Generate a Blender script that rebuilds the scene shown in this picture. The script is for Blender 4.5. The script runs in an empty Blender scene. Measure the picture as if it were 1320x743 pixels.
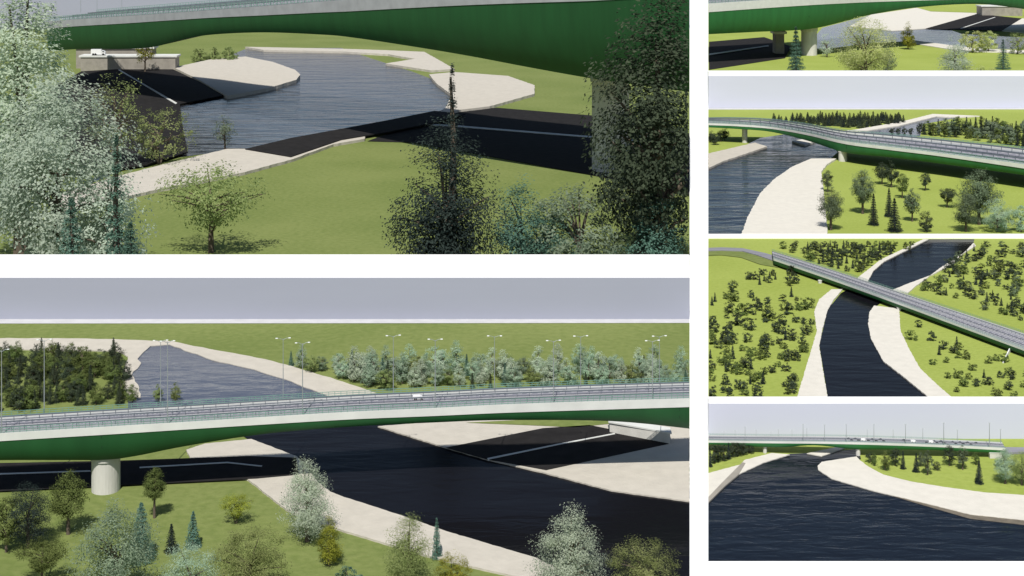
import bpy, bmesh, math, random
import numpy as np
from mathutils import Vector, Matrix
from mathutils.geometry import tessellate_polygon

# ------------------------------------------------------------------ camera, sky, sun, exposure
SC = bpy.context.scene
COL = SC.collection
H, F, YH, CX = 100.0, 2000.0, -100.0, 660.0        # eye height, focal length, level of the eye, middle column
cam_d = bpy.data.cameras.new('camera')
cam = bpy.data.objects.new('camera', cam_d); COL.objects.link(cam)
cam.location = (0, 0, H)
cam.rotation_euler = (math.radians(90), 0, 0)
cam_d.sensor_width = 36.0
cam_d.lens = F / 1320 * 36.0
cam_d.shift_y = -(371.5 - YH) / 1320
cam_d.clip_start = 1.0
cam_d.clip_end = 20000
SC.camera = cam

SUN_EL, SUN_AZ = 55.0, 6.9                         # height of the sun; how far to the left of straight behind it stands
w = bpy.data.worlds.new('World'); SC.world = w; w.use_nodes = True
nt = w.node_tree
sky = nt.nodes.new('ShaderNodeTexSky'); sky.sky_type = 'NISHITA'; sky.sun_disc = False
sky.sun_elevation = math.radians(SUN_EL)
sky.sun_rotation = math.radians(180 + SUN_AZ)
nt.links.new(sky.outputs[0], nt.nodes['Background'].inputs[0])
nt.nodes['Background'].inputs[1].default_value = 0.07
sd = bpy.data.lights.new('sun', 'SUN'); sd.energy = 4.4; sd.angle = math.radians(0.5); sd.color = (1, 0.96, 0.9)
sun = bpy.data.objects.new('sun', sd); COL.objects.link(sun)
_e, _a = math.radians(SUN_EL), math.radians(SUN_AZ)
sun.rotation_euler = Vector((math.cos(_e) * math.sin(_a), math.cos(_e) * math.cos(_a), -math.sin(_e))).to_track_quat('-Z', 'Y').to_euler()
SC.view_settings.view_transform = 'Standard'
SC.view_settings.look = 'None'
SC.view_settings.exposure = 0.3
SC.view_settings.gamma = 1
SC.view_settings.use_curve_mapping = False
SC.render.engine = 'CYCLES'
SC.cycles.max_bounces = 6
SC.cycles.transparent_max_bounces = 4

random.seed(7)

# ------------------------------------------------------------------ helpers
def at(x, y, z=0.0):
    Y = (H - z) * F / (y - YH)
    return Vector(((x - CX) * Y / F, Y, z))

def depth(y):
    return H * F / (y - YH)

def tag(o, label=None, cat=None, group=None, kind=None):
    if label: o['label'] = label
    if cat: o['category'] = cat
    if group: o['group'] = group
    if kind: o['kind'] = kind
    return o

def empty(name, loc, rz=0.0):
    o = bpy.data.objects.new(name, None); COL.objects.link(o)
    o.location = loc; o.rotation_euler = (0, 0, rz); o.empty_display_size = 1.0
    return o

def mesh_obj(name, verts, faces, mat, parent=None, smooth=False):
    me = bpy.data.meshes.new(name)
    me.from_pydata([tuple(v) for v in verts], [], faces)
    if mat: me.materials.append(mat)
    if smooth: me.polygons.foreach_set('use_smooth', [True] * len(me.polygons))
    me.update()
    o = bpy.data.objects.new(name, me); COL.objects.link(o)
    if parent: o.parent = parent
    return o

class MB:
    """collects pieces of one mesh"""
    def __init__(s): s.v, s.f = [], []
    def add(s, vs, fs):
        n = len(s.v); s.v += [Vector(v) for v in vs]; s.f += [[i + n for i in f] for f in fs]
    def hexa(s, b, t):
        """b, t: four corners below and above (counter-clockwise from above)"""
        s.add(list(b) + list(t), [(3, 2, 1, 0), (4, 5, 6, 7), (0, 1, 5, 4), (1, 2, 6, 5), (2, 3, 7, 6), (3, 0, 4, 7)])
    def box(s, c, d):
        x, y, z = c; a, b, e = d[0] / 2, d[1] / 2, d[2] / 2
        q = [(x - a, y - b), (x + a, y - b), (x + a, y + b), (x - a, y + b)]
        s.hexa([(p[0], p[1], z - e) for p in q], [(p[0], p[1], z + e) for p in q])
    def tube(s, pts, rads, n=8):
        pts = [Vector(p) for p in pts]
        base = len(s.v)
        for i, p in enumerate(pts):
            d = (pts[min(i + 1, len(pts) - 1)] - pts[max(i - 1, 0)]).normalized()
            u = d.orthogonal().normalized() if i == 0 else (u - d * u.dot(d)).normalized()
            v = d.cross(u)
            for k in range(n):
                a = 2 * math.pi * k / n
                s.v.append(p + (u * math.cos(a) + v * math.sin(a)) * rads[i])
        for i in range(len(pts) - 1):
            for k in range(n):
                a, b = base + i * n + k, base + i * n + (k + 1) % n
                s.f.append([a, b, b + n, a + n])
        s.f.append([base + k for k in range(n)][::-1])
        e = base + (len(pts) - 1) * n
        s.f.append([e + k for k in range(n)])
    def sweep(s, rings, close=True, caps=True):
        n = len(rings[0]); base = len(s.v)
        for r in rings: s.v += [Vector(p) for p in r]
        for i in range(len(rings) - 1):
            for k in range(n if close else n - 1):
                a, b = base + i * n + k, base + i * n + (k + 1) % n
                s.f.append([a, b, b + n, a + n])
        if caps and close:
            s.f.append([base + k for k in range(n)][::-1])
            e = base + (len(rings) - 1) * n
            s.f.append([e + k for k in range(n)])
    def build(s, name, mat, parent=None, smooth=False, fix=True):
        o = mesh_obj(name, s.v, s.f, mat, parent, smooth)
        if fix:
            bm = bmesh.new(); bm.from_mesh(o.data)
            bmesh.ops.recalc_face_normals(bm, faces=bm.faces); bm.to_mesh(o.data); bm.free()
        return o

def catmull(pts, n=6, closed=True):
    out = []; N = len(pts)
    for i in range(N if closed else N - 1):
        if closed: p = [pts[(i + k - 1) % N] for k in range(4)]
        else: p = [pts[max(0, min(N - 1, i + k - 1))] for k in range(4)]
        for k in range(n):
            t = k / n
            out.append(tuple(0.5 * (2 * b + (c - a) * t + (2 * a - 5 * b + 4 * c - d) * t * t + (3 * b - a - 3 * c + d) * t ** 3)
                             for a, b, c, d in zip(*p)))
    if not closed: out.append(tuple(pts[-1]))
    return out

def spread(p):
    """points on the rim of the view run on past it"""
    x, y = p
    if x >= 1319: x += 90
    if x <= 1: x -= 90
    return x, y

def sheet(name, pts, z, mat, thick=0.0, kind='structure', rough=0.0, seed=1, step=None):
    """a flat piece of ground from its outline; thick gives it a vertical edge down"""
    r = random.Random(seed)
    W = [at(*spread(p), z) for p in pts]
    if rough:
        out = []
        for i, a in enumerate(W):
            b = W[(i + 1) % len(W)]
            L = (b - a).length; k = max(1, int(L / (step or rough * 9)))
            nrm = Vector((-(b - a).y, (b - a).x, 0)).normalized() if L > 0 else Vector()
            out.append(a)
            for j in range(1, k):
                out.append(a.lerp(b, j / k) + nrm * r.uniform(-rough, rough))
        W = out
    n = len(W)
    area = sum(W[i].x * W[(i + 1) % n].y - W[(i + 1) % n].x * W[i].y for i in range(n))
    if area < 0: W = W[::-1]
    tris = tessellate_polygon([W])
    v = list(W); f = []
    for t in tris:
        a, b, c = (W[i] for i in t)
        f.append(t if (b - a).cross(c - a).z > 0 else t[::-1])
    f = [tuple(t) for t in f]
    if thick:
        v += [p - Vector((0, 0, thick)) for p in W]
        for i in range(n):
            j = (i + 1) % n
            f.append((i, i + n, j + n, j))
    o = mesh_obj(name, v, f, mat)
    o['kind'] = kind
    return o

# ------------------------------------------------------------------ materials
def new_mat(name):
    m = bpy.data.materials.new(name); m.use_nodes = True
    return m, m.node_tree, m.node_tree.nodes['Principled BSDF']

def plain(name, col, rough=0.7, var=0.12, scale=0.4, bump=0.0, bscale=4.0, metal=0.0, spec=0.3, stretch=(1, 1, 1), detail=6):
    m, t, b = new_mat(name)
    b.inputs['Roughness'].default_value = rough; b.inputs['Metallic'].default_value = metal
    b.inputs['Specular IOR Level'].default_value = spec
    g = t.nodes.new('ShaderNodeNewGeometry')
    mp = t.nodes.new('ShaderNodeMapping'); mp.inputs['Scale'].default_value = stretch
    t.links.new(g.outputs['Position'], mp.inputs['Vector'])
    n = t.nodes.new('ShaderNodeTexNoise'); n.inputs['Scale'].default_value = scale; n.inputs['Detail'].default_value = detail
    t.links.new(mp.outputs[0], n.inputs['Vector'])
    r = t.nodes.new('ShaderNodeValToRGB')
    r.color_ramp.elements[0].position = 0.3; r.color_ramp.elements[1].position = 0.7
    r.color_ramp.elements[0].color = (*[c * (1 - var) for c in col], 1)
    r.color_ramp.elements[1].color = (*[min(1, c * (1 + var)) for c in col], 1)
    t.links.new(n.outputs['Fac'], r.inputs[0]); t.links.new(r.outputs[0], b.inputs['Base Color'])
    if bump:
        n2 = t.nodes.new('ShaderNodeTexNoise'); n2.inputs['Scale'].default_value = bscale; n2.inputs['Detail'].default_value = 5
        t.links.new(mp.outputs[0], n2.inputs['Vector'])
        bp = t.nodes.new('ShaderNodeBump'); bp.inputs['Strength'].default_value = bump; bp.inputs['Distance'].default_value = 0.3
        t.links.new(n2.outputs['Fac'], bp.inputs['Height']); t.links.new(bp.outputs[0], b.inputs['Normal'])
    return m

def grass(name, lo, hi, scale):
    m, t, b = new_mat(name)
    b.inputs['Roughness'].default_value = 0.9; b.inputs['Specular IOR Level'].default_value = 0.1
    g = t.nodes.new('ShaderNodeNewGeometry')
    def noise(s, d):
        n = t.nodes.new('ShaderNodeTexNoise'); n.inputs['Scale'].default_value = s; n.inputs['Detail'].default_value = d
        t.links.new(g.outputs['Position'], n.inputs['Vector']); return n
    a, c = noise(scale, 4), noise(scale * 30, 6)
    mx = t.nodes.new('ShaderNodeMix'); mx.data_type = 'FLOAT'; mx.inputs[0].default_value = 0.5
    t.links.new(a.outputs['Fac'], mx.inputs[2]); t.links.new(c.outputs['Fac'], mx.inputs[3])
    r = t.nodes.new('ShaderNodeValToRGB')
    r.color_ramp.elements[0].position = 0.40; r.color_ramp.elements[1].position = 0.60
    r.color_ramp.elements[0].color = (*lo, 1); r.color_ramp.elements[1].color = (*hi, 1)
    t.links.new(mx.outputs[0], r.inputs[0]); t.links.new(r.outputs[0], b.inputs['Base Color'])
    bp = t.nodes.new('ShaderNodeBump'); bp.inputs['Strength'].default_value = 0.5; bp.inputs['Distance'].default_value = 0.4
    t.links.new(c.outputs['Fac'], bp.inputs['Height']); t.links.new(bp.outputs[0], b.inputs['Normal'])
    return m

def water(name, col, wl, strength, rough=0.08, spec=0.5):
    """wl: length of a ripple in metres"""
    m, t, b = new_mat(name)
    b.inputs['Base Color'].default_value = (*col, 1); b.inputs['Roughness'].default_value = rough
    b.inputs['IOR'].default_value = 1.33; b.inputs['Specular IOR Level'].default_value = spec
    g = t.nodes.new('ShaderNodeNewGeometry')
    mp = t.nodes.new('ShaderNodeMapping'); mp.inputs['Scale'].default_value = (1.0 / (3.0 * wl), 1.0 / wl, 1)
    mp.inputs['Rotation'].default_value = (0, 0, 0.12)
    t.links.new(g.outputs['Position'], mp.inputs['Vector'])
    n1 = t.nodes.new('ShaderNodeTexNoise'); n1.inputs['Scale'].default_value = 1.0; n1.inputs['Detail'].default_value = 4; n1.inputs['Distortion'].default_value = 0.6
    n2 = t.nodes.new('ShaderNodeTexNoise'); n2.inputs['Scale'].default_value = 0.3; n2.inputs['Detail'].default_value = 2
    for n in (n1, n2): t.links.new(mp.outputs[0], n.inputs['Vector'])
    ad = t.nodes.new('ShaderNodeMath'); ad.operation = 'MULTIPLY_ADD'; ad.inputs[1].default_value = 1.6
    t.links.new(n2.outputs['Fac'], ad.inputs[0]); t.links.new(n1.outputs['Fac'], ad.inputs[2])
    bp = t.nodes.new('ShaderNodeBump'); bp.inputs['Strength'].default_value = strength; bp.inputs['Distance'].default_value = wl * 0.6
    t.links.new(ad.outputs[0], bp.inputs['Height']); t.links.new(bp.outputs[0], b.inputs['Normal'])
    return m

def leaf_mat(name, dark, light, trans=0.42):
    m, t, b = new_mat(name)
    t.nodes.remove(b)
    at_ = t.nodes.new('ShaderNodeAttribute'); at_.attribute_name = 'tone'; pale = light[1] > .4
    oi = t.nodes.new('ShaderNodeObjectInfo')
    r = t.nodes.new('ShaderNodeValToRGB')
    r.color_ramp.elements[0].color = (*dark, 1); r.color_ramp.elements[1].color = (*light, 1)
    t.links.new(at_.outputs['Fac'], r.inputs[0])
    hs = t.nodes.new('ShaderNodeHueSaturation')
    for k, (lo, hi) in {'Hue': (0.485, 0.515), 'Value': (0.85, 1.15)}.items():
        mr = t.nodes.new('ShaderNodeMapRange'); mr.inputs['To Min'].default_value = lo; mr.inputs['To Max'].default_value = hi
        t.links.new(oi.outputs['Random'], mr.inputs['Value']); t.links.new(mr.outputs[0], hs.inputs[k])
    t.links.new(r.outputs[0], hs.inputs['Color'])
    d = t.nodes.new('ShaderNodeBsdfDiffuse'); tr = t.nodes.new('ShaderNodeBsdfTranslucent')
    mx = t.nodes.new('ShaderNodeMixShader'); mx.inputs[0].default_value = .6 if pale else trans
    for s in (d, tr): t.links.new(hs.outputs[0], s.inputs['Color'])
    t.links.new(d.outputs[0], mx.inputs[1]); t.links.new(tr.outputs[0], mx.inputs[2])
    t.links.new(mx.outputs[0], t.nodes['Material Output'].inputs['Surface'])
    return m

M = {
    'field': grass('olive_grass', (.128, .165, .046), (.172, .204, .066), 0.02),
    'meadow': grass('bright_grass', (.245, .300, .062), (.285, .340, .080), 0.03),
    'sand': plain('pale_sand', (.45, .42, .36), 0.9, 0.06, 0.35, 0.35, 1.5, detail=10),
    'sand_light': plain('bleached_sand', (.57, .545, .48), 0.9, 0.05, 0.5, 0.3, 2.5, detail=10),
    'wet_sand': plain('wet_bank', (.14, .12, .09), 0.6, 0.2, 0.8),
    'painted_haze': plain('haze_paint', (.46, .46, .47), 0.9, 0.08, 0.3),  # pale colour that paints the haze line at the foot of the skies
    'white': plain('white_paint', (.86, .86, .85), 0.8, 0.012, 0.05),
    'sky': plain('grey_sky_paint', (.300, .313, .378), 0.95, 0.025, 0.05, stretch=(.25, 1, 2), spec=0.05),
    'sky_light': plain('pale_sky_paint', (.49, .505, .60), 0.95, 0.02, 0.05, stretch=(.25, 1, 2), spec=0.05),
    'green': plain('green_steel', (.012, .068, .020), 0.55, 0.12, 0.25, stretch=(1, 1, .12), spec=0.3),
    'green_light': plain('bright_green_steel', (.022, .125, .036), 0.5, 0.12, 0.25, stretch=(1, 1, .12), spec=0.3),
    'green_dark': plain('joint_steel', (.008, .03, .012), 0.6, 0.1, 0.3),
    'rail': plain('teal_rail_paint', (.14, .26, .21), 0.5, 0.08, 0.5),
    'rail_dark': plain('galvanised_barrier', (.13, .15, .17), 0.45, 0.1, 0.5, metal=0.2),
    'concrete_white': plain('white_concrete', (.56, .57, .54), 0.85, 0.06, 0.3),
    'concrete_grey': plain('grey_concrete', (.30, .31, .32), 0.85, 0.10, 0.2),
    'concrete': plain('weathered_concrete', (.27, .25, .215), 0.9, 0.15, 0.25, 0.2, 2),
    'pier': plain('pier_concrete', (.52, .51, .47), 0.85, 0.10, 0.5, 0.15, 3, stretch=(1, 1, .3)),
    'road': plain('worn_asphalt', (.21, .21, .24), 0.85, 0.10, 0.5, stretch=(.2, 1, 1)),
    'painted_shade': plain('shade_paint', (.017, .016, .016), 0.95, 0.25, 0.3, spec=0.1),  # near-black colour that paints cast shade onto the ground sheets
    'line': plain('road_marking', (.72, .72, .72), 0.8, 0.06, 1.0),
    'bark': plain('bark', (.10, .08, .06), 0.95, 0.3, 2.0),
    'pole': plain('pole_steel', (.30, .33, .34), 0.45, 0.05, 1, metal=0.3),
    'lamp': plain('lamp_housing', (.78, .80, .78), 0.4, 0.03, 1),
    'car_dark': plain('dark_car_paint', (.03, .03, .035), 0.25, 0.1, 1, spec=0.5),
    'car_white': plain('white_car_paint', (.75, .75, .74), 0.3, 0.03, 1, spec=0.5),
    'glass': plain('car_glass', (.02, .025, .03), 0.1, 0.05, 1, spec=0.6),
    'tyre': plain('tyre_rubber', (.02, .02, .02), 0.9, 0.1, 1),
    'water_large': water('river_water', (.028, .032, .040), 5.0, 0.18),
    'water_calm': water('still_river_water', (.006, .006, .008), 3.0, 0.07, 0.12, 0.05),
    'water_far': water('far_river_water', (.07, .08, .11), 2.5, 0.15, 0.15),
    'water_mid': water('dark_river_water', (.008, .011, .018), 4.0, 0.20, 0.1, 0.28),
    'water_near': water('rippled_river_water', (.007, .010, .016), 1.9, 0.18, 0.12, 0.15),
}
L = {
    'mint': leaf_mat('mint_leaves', (.40, .47, .36), (.64, .71, .57)),
    'yellow': leaf_mat('pale_yellow_leaves', (.36, .40, .14), (.68, .70, .36)),
    'grey': leaf_mat('grey_green_leaves', (.13, .18, .12), (.34, .41, .29)),
    'mid': leaf_mat('green_leaves', (.065, .092, .028), (.19, .24, .08)),
    'dark': leaf_mat('dark_green_leaves', (.032, .046, .030), (.09, .115, .072)),
    'teal': leaf_mat('blue_green_needles', (.05, .11, .085), (.16, .28, .215)),
    'olive': leaf_mat('yellow_olive_leaves', (.15, .17, .025), (.36, .38, .06)),
    'slate': leaf_mat('blue_black_needles', (.014, .023, .022), (.06, .082, .072)),
    'sage': leaf_mat('sage_leaves', (.30, .42, .31), (.53, .64, .49)),
    'moss': leaf_mat('moss_green_leaves', (.065, .085, .045), (.19, .24, .15)),
    'frost': leaf_mat('frosted_leaves', (.44, .54, .44), (.66, .74, .62)),
    'apple': leaf_mat('apple_green_leaves', (.16, .21, .07), (.40, .45, .20)),
}

# ------------------------------------------------------------------ ground and walls
g = mesh_obj('ground', [(-4000, -500, 0), (4000, -500, 0), (4000, 9000, 0), (-4000, 9000, 0)], [(0, 1, 2, 3)], M['field'])
g['kind'] = 'structure'
def col_sheet(name, x0, x1, y0, y1, z, mat):
    return sheet(name, [(x0, y0), (x1, y0), (x1, y1), (x0, y1)], z, mat)
col_sheet('meadow', 900, 1600, 91, 3, .04, M['meadow'])
col_sheet('meadow', 900, 1600, 303, 138, .04, M['meadow'])
col_sheet('meadow', 900, 1600, 515, 306, .04, M['meadow'])
col_sheet('meadow', 900, 1600, 727, 564, .04, M['meadow'])

def prism(px, h, name, mat, label, cat='wall'):
    """a low wall from its footprint on the ground"""
    b = [at(*p) for p in px]; mb = MB()
    mb.hexa(b, [p + Vector((0, 0, h)) for p in b])
    return tag(mb.build(name, mat), label, cat)

def board(x0, x1, base, sky_top, wall_top, sky_mat, label):
    """white wall with a painted sky on its front"""
    Y = depth(base); s = Y / F
    def X(x, d=0.0): return (x - CX) * (Y + d) / F
    hw, hs = (base - wall_top) * s, (base - sky_top) * s
    t = 0.004 * Y
    e = 0.0005 * Y
    if wall_top is not None and wall_top > -50:
        mb = MB()
        mb.hexa([(X(x0), Y, 0), (X(x1), Y, 0), (X(x1), Y + t, 0), (X(x0), Y + t, 0)],
                [(X(x0), Y, hw), (X(x1), Y, hw), (X(x1), Y + t, hw), (X(x0), Y + t, hw)])
        tag(mb.build('wall', M['white']), label, 'wall')
    mb = MB()
    mb.hexa([(X(x0), Y - e * 2, 0), (X(x1), Y - e * 2, 0), (X(x1), Y - e, 0), (X(x0), Y - e, 0)],
            [(X(x0), Y - e * 2, hs), (X(x1), Y - e * 2, hs), (X(x1), Y - e, hs), (X(x0), Y - e, hs)])
    o = mb.build('sky', sky_mat); o['kind'] = 'structure'

prism([(889, 800), (913, 800), (913, -40), (889, -40)], 0.5, 'dividing_wall', M['white'],
      'long low white dividing wall between the two wide left views and four narrow right views')
board(-300, 888.9, 411.5, 358, 330, M['sky'], 'broad white wall behind the lower left river view with a grey painted sky')
board(913.1, 1700, 139.5, 98, 92, M['sky_light'], 'white wall with painted sky behind the curving bridge, below the uppermost right view')
prism([(913.1, 308), (1700, 308), (1700, 307.5), (913.1, 307.5)], 6 * depth(308) / F * .98, 'wall', M['white'],
      'low white wall without painted sky at the top of the aerial bridge view')
board(913.1, 1700, 565.5, 520, 514, M['sky_light'], 'white wall behind the wide water view with the long flat bridge, below the aerial view')
prism([(913.1, 830), (1700, 830), (1700, 724.6), (913.1, 724.6)], 0.12, 'pavement', M['white'], '', '')
for k in ('label', 'category'):
    if k in bpy.data.objects['pavement']: del bpy.data.objects['pavement'][k]
bpy.data.objects['pavement']['kind'] = 'structure'
board(-300, 888.9, 38, -60, -60, M['sky'], '')
board(913.1, 1700, 4.5, -60, -60, M['sky_light'], '')
sheet('shade_haze_sheet', [(-200, 417.5), (889, 416.5), (889, 411.6), (-200, 411.6)], .08, M['painted_haze'])  # horizon haze painted as a pale strip below the grey sky
sheet('shade_haze_sheet', [(913, 141.5), (1600, 141), (1600, 139.6), (913, 139.6)], .08, M['painted_haze'])  # same painted haze line below the pale sky

# ------------------------------------------------------------------ rivers and banks
def bank(pts, mat='sand', z=.6, rough=.0, seed=1, smooth=0, name='sand_bank'):
    if smooth: pts = catmull(pts, smooth)
    rough = rough or .22 * min(z, 1.2)
    return sheet(name, pts, z, M[mat], z, 'structure', rough, seed)

# upper left view
sheet('river', [(60, 262), (130, 225), (215, 205), (330, 190), (440, 176), (500, 166), (545, 152), (580, 138), (585, 120), (562, 104), (530, 92), (480, 76),
                (440, 62), (320, 62), (300, 70), (350, 100), (300, 120), (226, 128), (229, 150), (236, 175), (230, 200), (150, 222)], .10, M['water_large'])
bank([(224, 87), (270, 77), (316, 73), (352, 80), (380, 90), (387, 96), (382, 103), (345, 114), (293, 124), (258, 104)], 'sand', 2.0)
bank([(78, 250), (145, 229), (210, 212), (293, 192), (340, 192), (375, 200), (440, 176), (470, 170), (470, 179), (430, 186), (375, 206), (316, 222), (200, 245), (80, 272)], 'sand', 1.2)
bank([(316, 60.5), (440, 63), (500, 65), (547, 67), (586, 89), (556, 91), (497, 82), (535, 76), (500, 70), (440, 66.5), (340, 64.5)], 'sand', 1.5)
bank([(553, 96), (586, 93), (655, 98), (689, 110), (689, 121), (632, 137), (591, 142), (560, 150), (575, 138), (582, 122), (563, 108)], 'sand', 1.5)
sheet('shade_haze_sheet', [(316, 192), (375, 178), (430, 168), (500, 155), (560, 143), (600, 147), (560, 158), (500, 170), (440, 180), (375, 202)], 1.6, M['painted_shade'], .5)  # shade along the quay edge, painted as a dark sheet

sheet('shade_haze_sheet', [(105, 92), (150, 89.5), (222, 89), (258, 106), (288, 123), (232, 134), (235, 160), (242, 196), (190, 212), (100, 225), (40, 215), (40, 130)], 1.3, M['painted_shade'], .5)  # embankment shade by the abutment, painted as a dark sheet
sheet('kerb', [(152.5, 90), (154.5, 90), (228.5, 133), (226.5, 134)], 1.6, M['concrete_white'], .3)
sheet('shade_haze_sheet', [(474, 182), (520, 165), (563, 146), (591, 143.5), (640, 139), (763, 149), (830, 160), (888.5, 172), (888.5, 252), (820, 237), (760, 225), (614, 198.5), (530, 183.5)], .3, M['painted_shade'], .2)  # bridge shadow on grass and sand, painted in near-black
sheet('kerb', [(499, 157.5), (580, 161), (760, 175.5), (888, 187), (888, 188.6), (760, 177), (580, 162.5), (499, 158.6)], .6, M['concrete_white'], .3)

# lower left view
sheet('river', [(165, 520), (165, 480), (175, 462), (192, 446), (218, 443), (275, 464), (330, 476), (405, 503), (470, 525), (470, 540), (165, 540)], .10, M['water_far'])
bank([(0, 435.5), (112, 436.5), (222, 440), (270, 450), (341, 463), (400, 479), (460, 498), (500, 512), (430, 512), (402, 502), (365, 488), (327, 476), (273, 464), (218, 444),
      (194, 446), (177, 463), (182, 468), (170, 483), (178, 496), (181, 512), (155, 512), (158, 480), (165, 460), (150, 452), (90, 452), (0, 447)], 'sand', .25, .25, 3)
sheet('river', [(310, 560), (400, 540), (500, 535), (560, 560), (640, 590), (720, 600), (800, 620), (889, 630), (889, 800), (760, 790), (690, 735), (560, 690), (430, 655), (370, 600)], .10, M['water_calm'])
bank([(264, 572), (324, 566), (345, 574), (382, 588), (395, 602), (410, 622), (426, 634), (440, 639.5), (510, 662), (579, 686), (640, 704), (691, 719), (730, 738), (790, 775),
      (720, 775), (666, 743), (607, 730), (550, 716), (496, 700), (440, 683), (400, 671), (368, 656), (320, 618), (250, 600), (240, 580)], 'sand', .35)
bank([(487, 549.5), (560, 544), (649, 540), (720, 535), (860, 535), (888.8, 545), (888.8, 646), (788, 632), (701, 609), (628, 592), (569, 575)], 'sand', .35)
sheet('grass_bank', [(600, 545), (680, 541), (760, 538), (800, 545), (740, 551), (700, 549)], .42, M['field'])
for a in ([(0, 613), (116, 606.5), (117, 607.6), (0, 614.4)], [(180, 602), (293, 595.5), (338, 600.3), (337, 601.2), (293, 596.6), (180, 603.2)],
          [(628, 590.7), (720, 572), (792, 558.4), (793, 559.4), (720, 573.3), (629, 592.3)]):
    sheet('kerb', a, .50, M['concrete_white'], .3)
sheet('shade_haze_sheet', [(-60, 640), (330, 617), (385, 612), (382, 590), (320, 588), (150, 594), (-60, 600)], .40, M['painted_shade'], .1)  # shadow under the bridge painted on the left bank
sheet('shade_haze_sheet', [(575, 577), (700, 552), (760, 548), (800, 556), (862, 572), (704, 606), (628, 592)], .42, M['painted_shade'], .1)  # shadow under the bridge painted on the right bank

# uppermost right view
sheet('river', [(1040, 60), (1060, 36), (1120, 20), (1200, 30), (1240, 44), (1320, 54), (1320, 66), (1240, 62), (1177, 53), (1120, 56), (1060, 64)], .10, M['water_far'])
bank([(1095, 34), (1123, 19), (1186, 9.5), (1266, 17), (1193, 37), (1150, 40)], 'sand_light', .6)
bank([(1291, 40), (1317, 24), (1320, 24), (1320, 50)], 'sand_light', .6)
bank([(1170, 51), (1215, 57), (1262, 63), (1320, 68), (1320, 71), (1240, 66), (1177, 56)], 'sand_light', .6)
sheet('grass_bank', [(1174, 8), (1266, 7), (1266, 17), (1200, 15)], .7, M['meadow'])
sheet('shade_haze_sheet', [(914, 54), (985, 48), (1020, 60), (1012, 75), (914, 90)], .3, M['painted_shade'], .2)  # painted shadow below the left end of the bridge
sheet('shade_haze_sheet', [(1193, 37), (1260, 18), (1317, 24), (1291, 40)], .75, M['painted_shade'], .2)  # painted bridge shadow across the pale sand
for a in ([(914, 69.5), (990, 58.6), (991, 59.4), (914, 71)], [(1238, 36.6), (1282, 22.2), (1283.3, 22.4), (1240, 36.8)]):
    sheet('kerb', a, 1.1, M['concrete_white'], .3)

# view of the curving bridge
sheet('river', [(913, 305), (913, 205), (945, 195), (980, 178), (1020, 172), (1060, 180), (1080, 196), (1060, 215), (1040, 305)], .10, M['water_mid'])
bank([(913, 198), (973, 184), (989, 189), (932, 208), (913, 217)], 'sand', .8)
bank([(1046, 204.5), (1078, 204.5), (1066, 212), (1059, 221), (1063, 260), (1067, 304), (955, 304), (963, 281), (980, 249), (998, 231), (1021, 215)], 'sand_light', .8)
bank([(1021, 182), (1037, 179), (1051, 182), (1037, 187)], 'sand_light', .8)
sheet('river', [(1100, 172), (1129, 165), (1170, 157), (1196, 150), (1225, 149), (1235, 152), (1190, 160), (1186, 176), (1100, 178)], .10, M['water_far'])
bank([(1080, 170), (1104, 167), (1150, 159), (1170, 155), (1202, 147), (1263, 149.5), (1230, 151.5), (1208, 150), (1180, 157), (1160, 162), (1120, 168)], 'sand_light', .6)

# aerial view
sheet('river', [(1194, 308.5), (1256, 308.5), (1254, 319), (1202, 354), (1160, 372), (1129, 395.5), (1120, 405), (1123, 437), (1139, 465.5), (1199, 514), (1205, 519),
                (1068, 519), (1056, 445), (1067, 399), (1084, 378), (1119, 360), (1132, 341)], .10, M['water_calm'])
bank([(1100, 364), (1107, 357), (1135, 335), (1190, 308.6), (1197, 308.6), (1170, 322), (1140, 337), (1126, 349), (1119, 362)], 'sand_light', .35)
bank([(1255, 313), (1258, 317), (1218, 341), (1190, 362), (1180, 369), (1170, 378), (1150, 374), (1175, 364), (1202, 354), (1230, 339)], 'sand_light', .35)
bank([(1086, 373), (1072, 373), (1056, 386), (1049.5, 402), (1053, 427), (1040, 470), (1026, 518), (1068, 518), (1063, 490), (1056, 447), (1060, 425), (1067, 399), (1075, 386)], 'sand_light', .35)
bank([(1127, 394), (1159, 398), (1160, 412), (1161, 427), (1172, 450), (1186, 475), (1208, 496), (1234, 518), (1204, 518), (1165, 486), (1138.6, 465.5), (1123, 437), (1119, 418), (1121, 402)], 'sand_light', .35)

# wide water view
sheet('river', [(913, 640), (951, 610), (1000, 590), (1018, 585), (1050, 584), (1106, 579), (1110, 592), (1065, 597), (1056, 604), (1075, 617), (1123, 632), (1190, 648), (1320, 676),
                (1320, 726), (913, 726)], .10, M['water_near'])
bank([(913, 610), (954, 599), (960, 593), (995, 584), (1018, 586), (985, 596), (951, 612), (930, 624), (913, 641)], 'sand_light', .25)
sheet('quay_wall', [(957, 596), (961, 597), (952, 612), (935, 626), (913, 648), (913, 641), (930, 623)], .32, M['concrete'], .3)
bank([(1040, 584.5), (1078, 576.5), (1090, 577.5), (1059, 588)], 'sand_light', .25)
bank([(1059, 595.5), (1104, 588.5), (1108, 593), (1120, 602), (1139, 612), (1175, 621), (1218, 628), (1270, 635), (1320, 644), (1320, 680), (1250, 663), (1186, 647), (1123, 632), (1072, 617),
      (1055, 606), (1054, 601)], 'sand_light', .25)
sheet('wet_shore', [(1123, 631), (1186, 645), (1250, 660), (1320, 676), (1320, 687), (1250, 668.5), (1186, 650)], .16, M['wet_sand'], .1)

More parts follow.
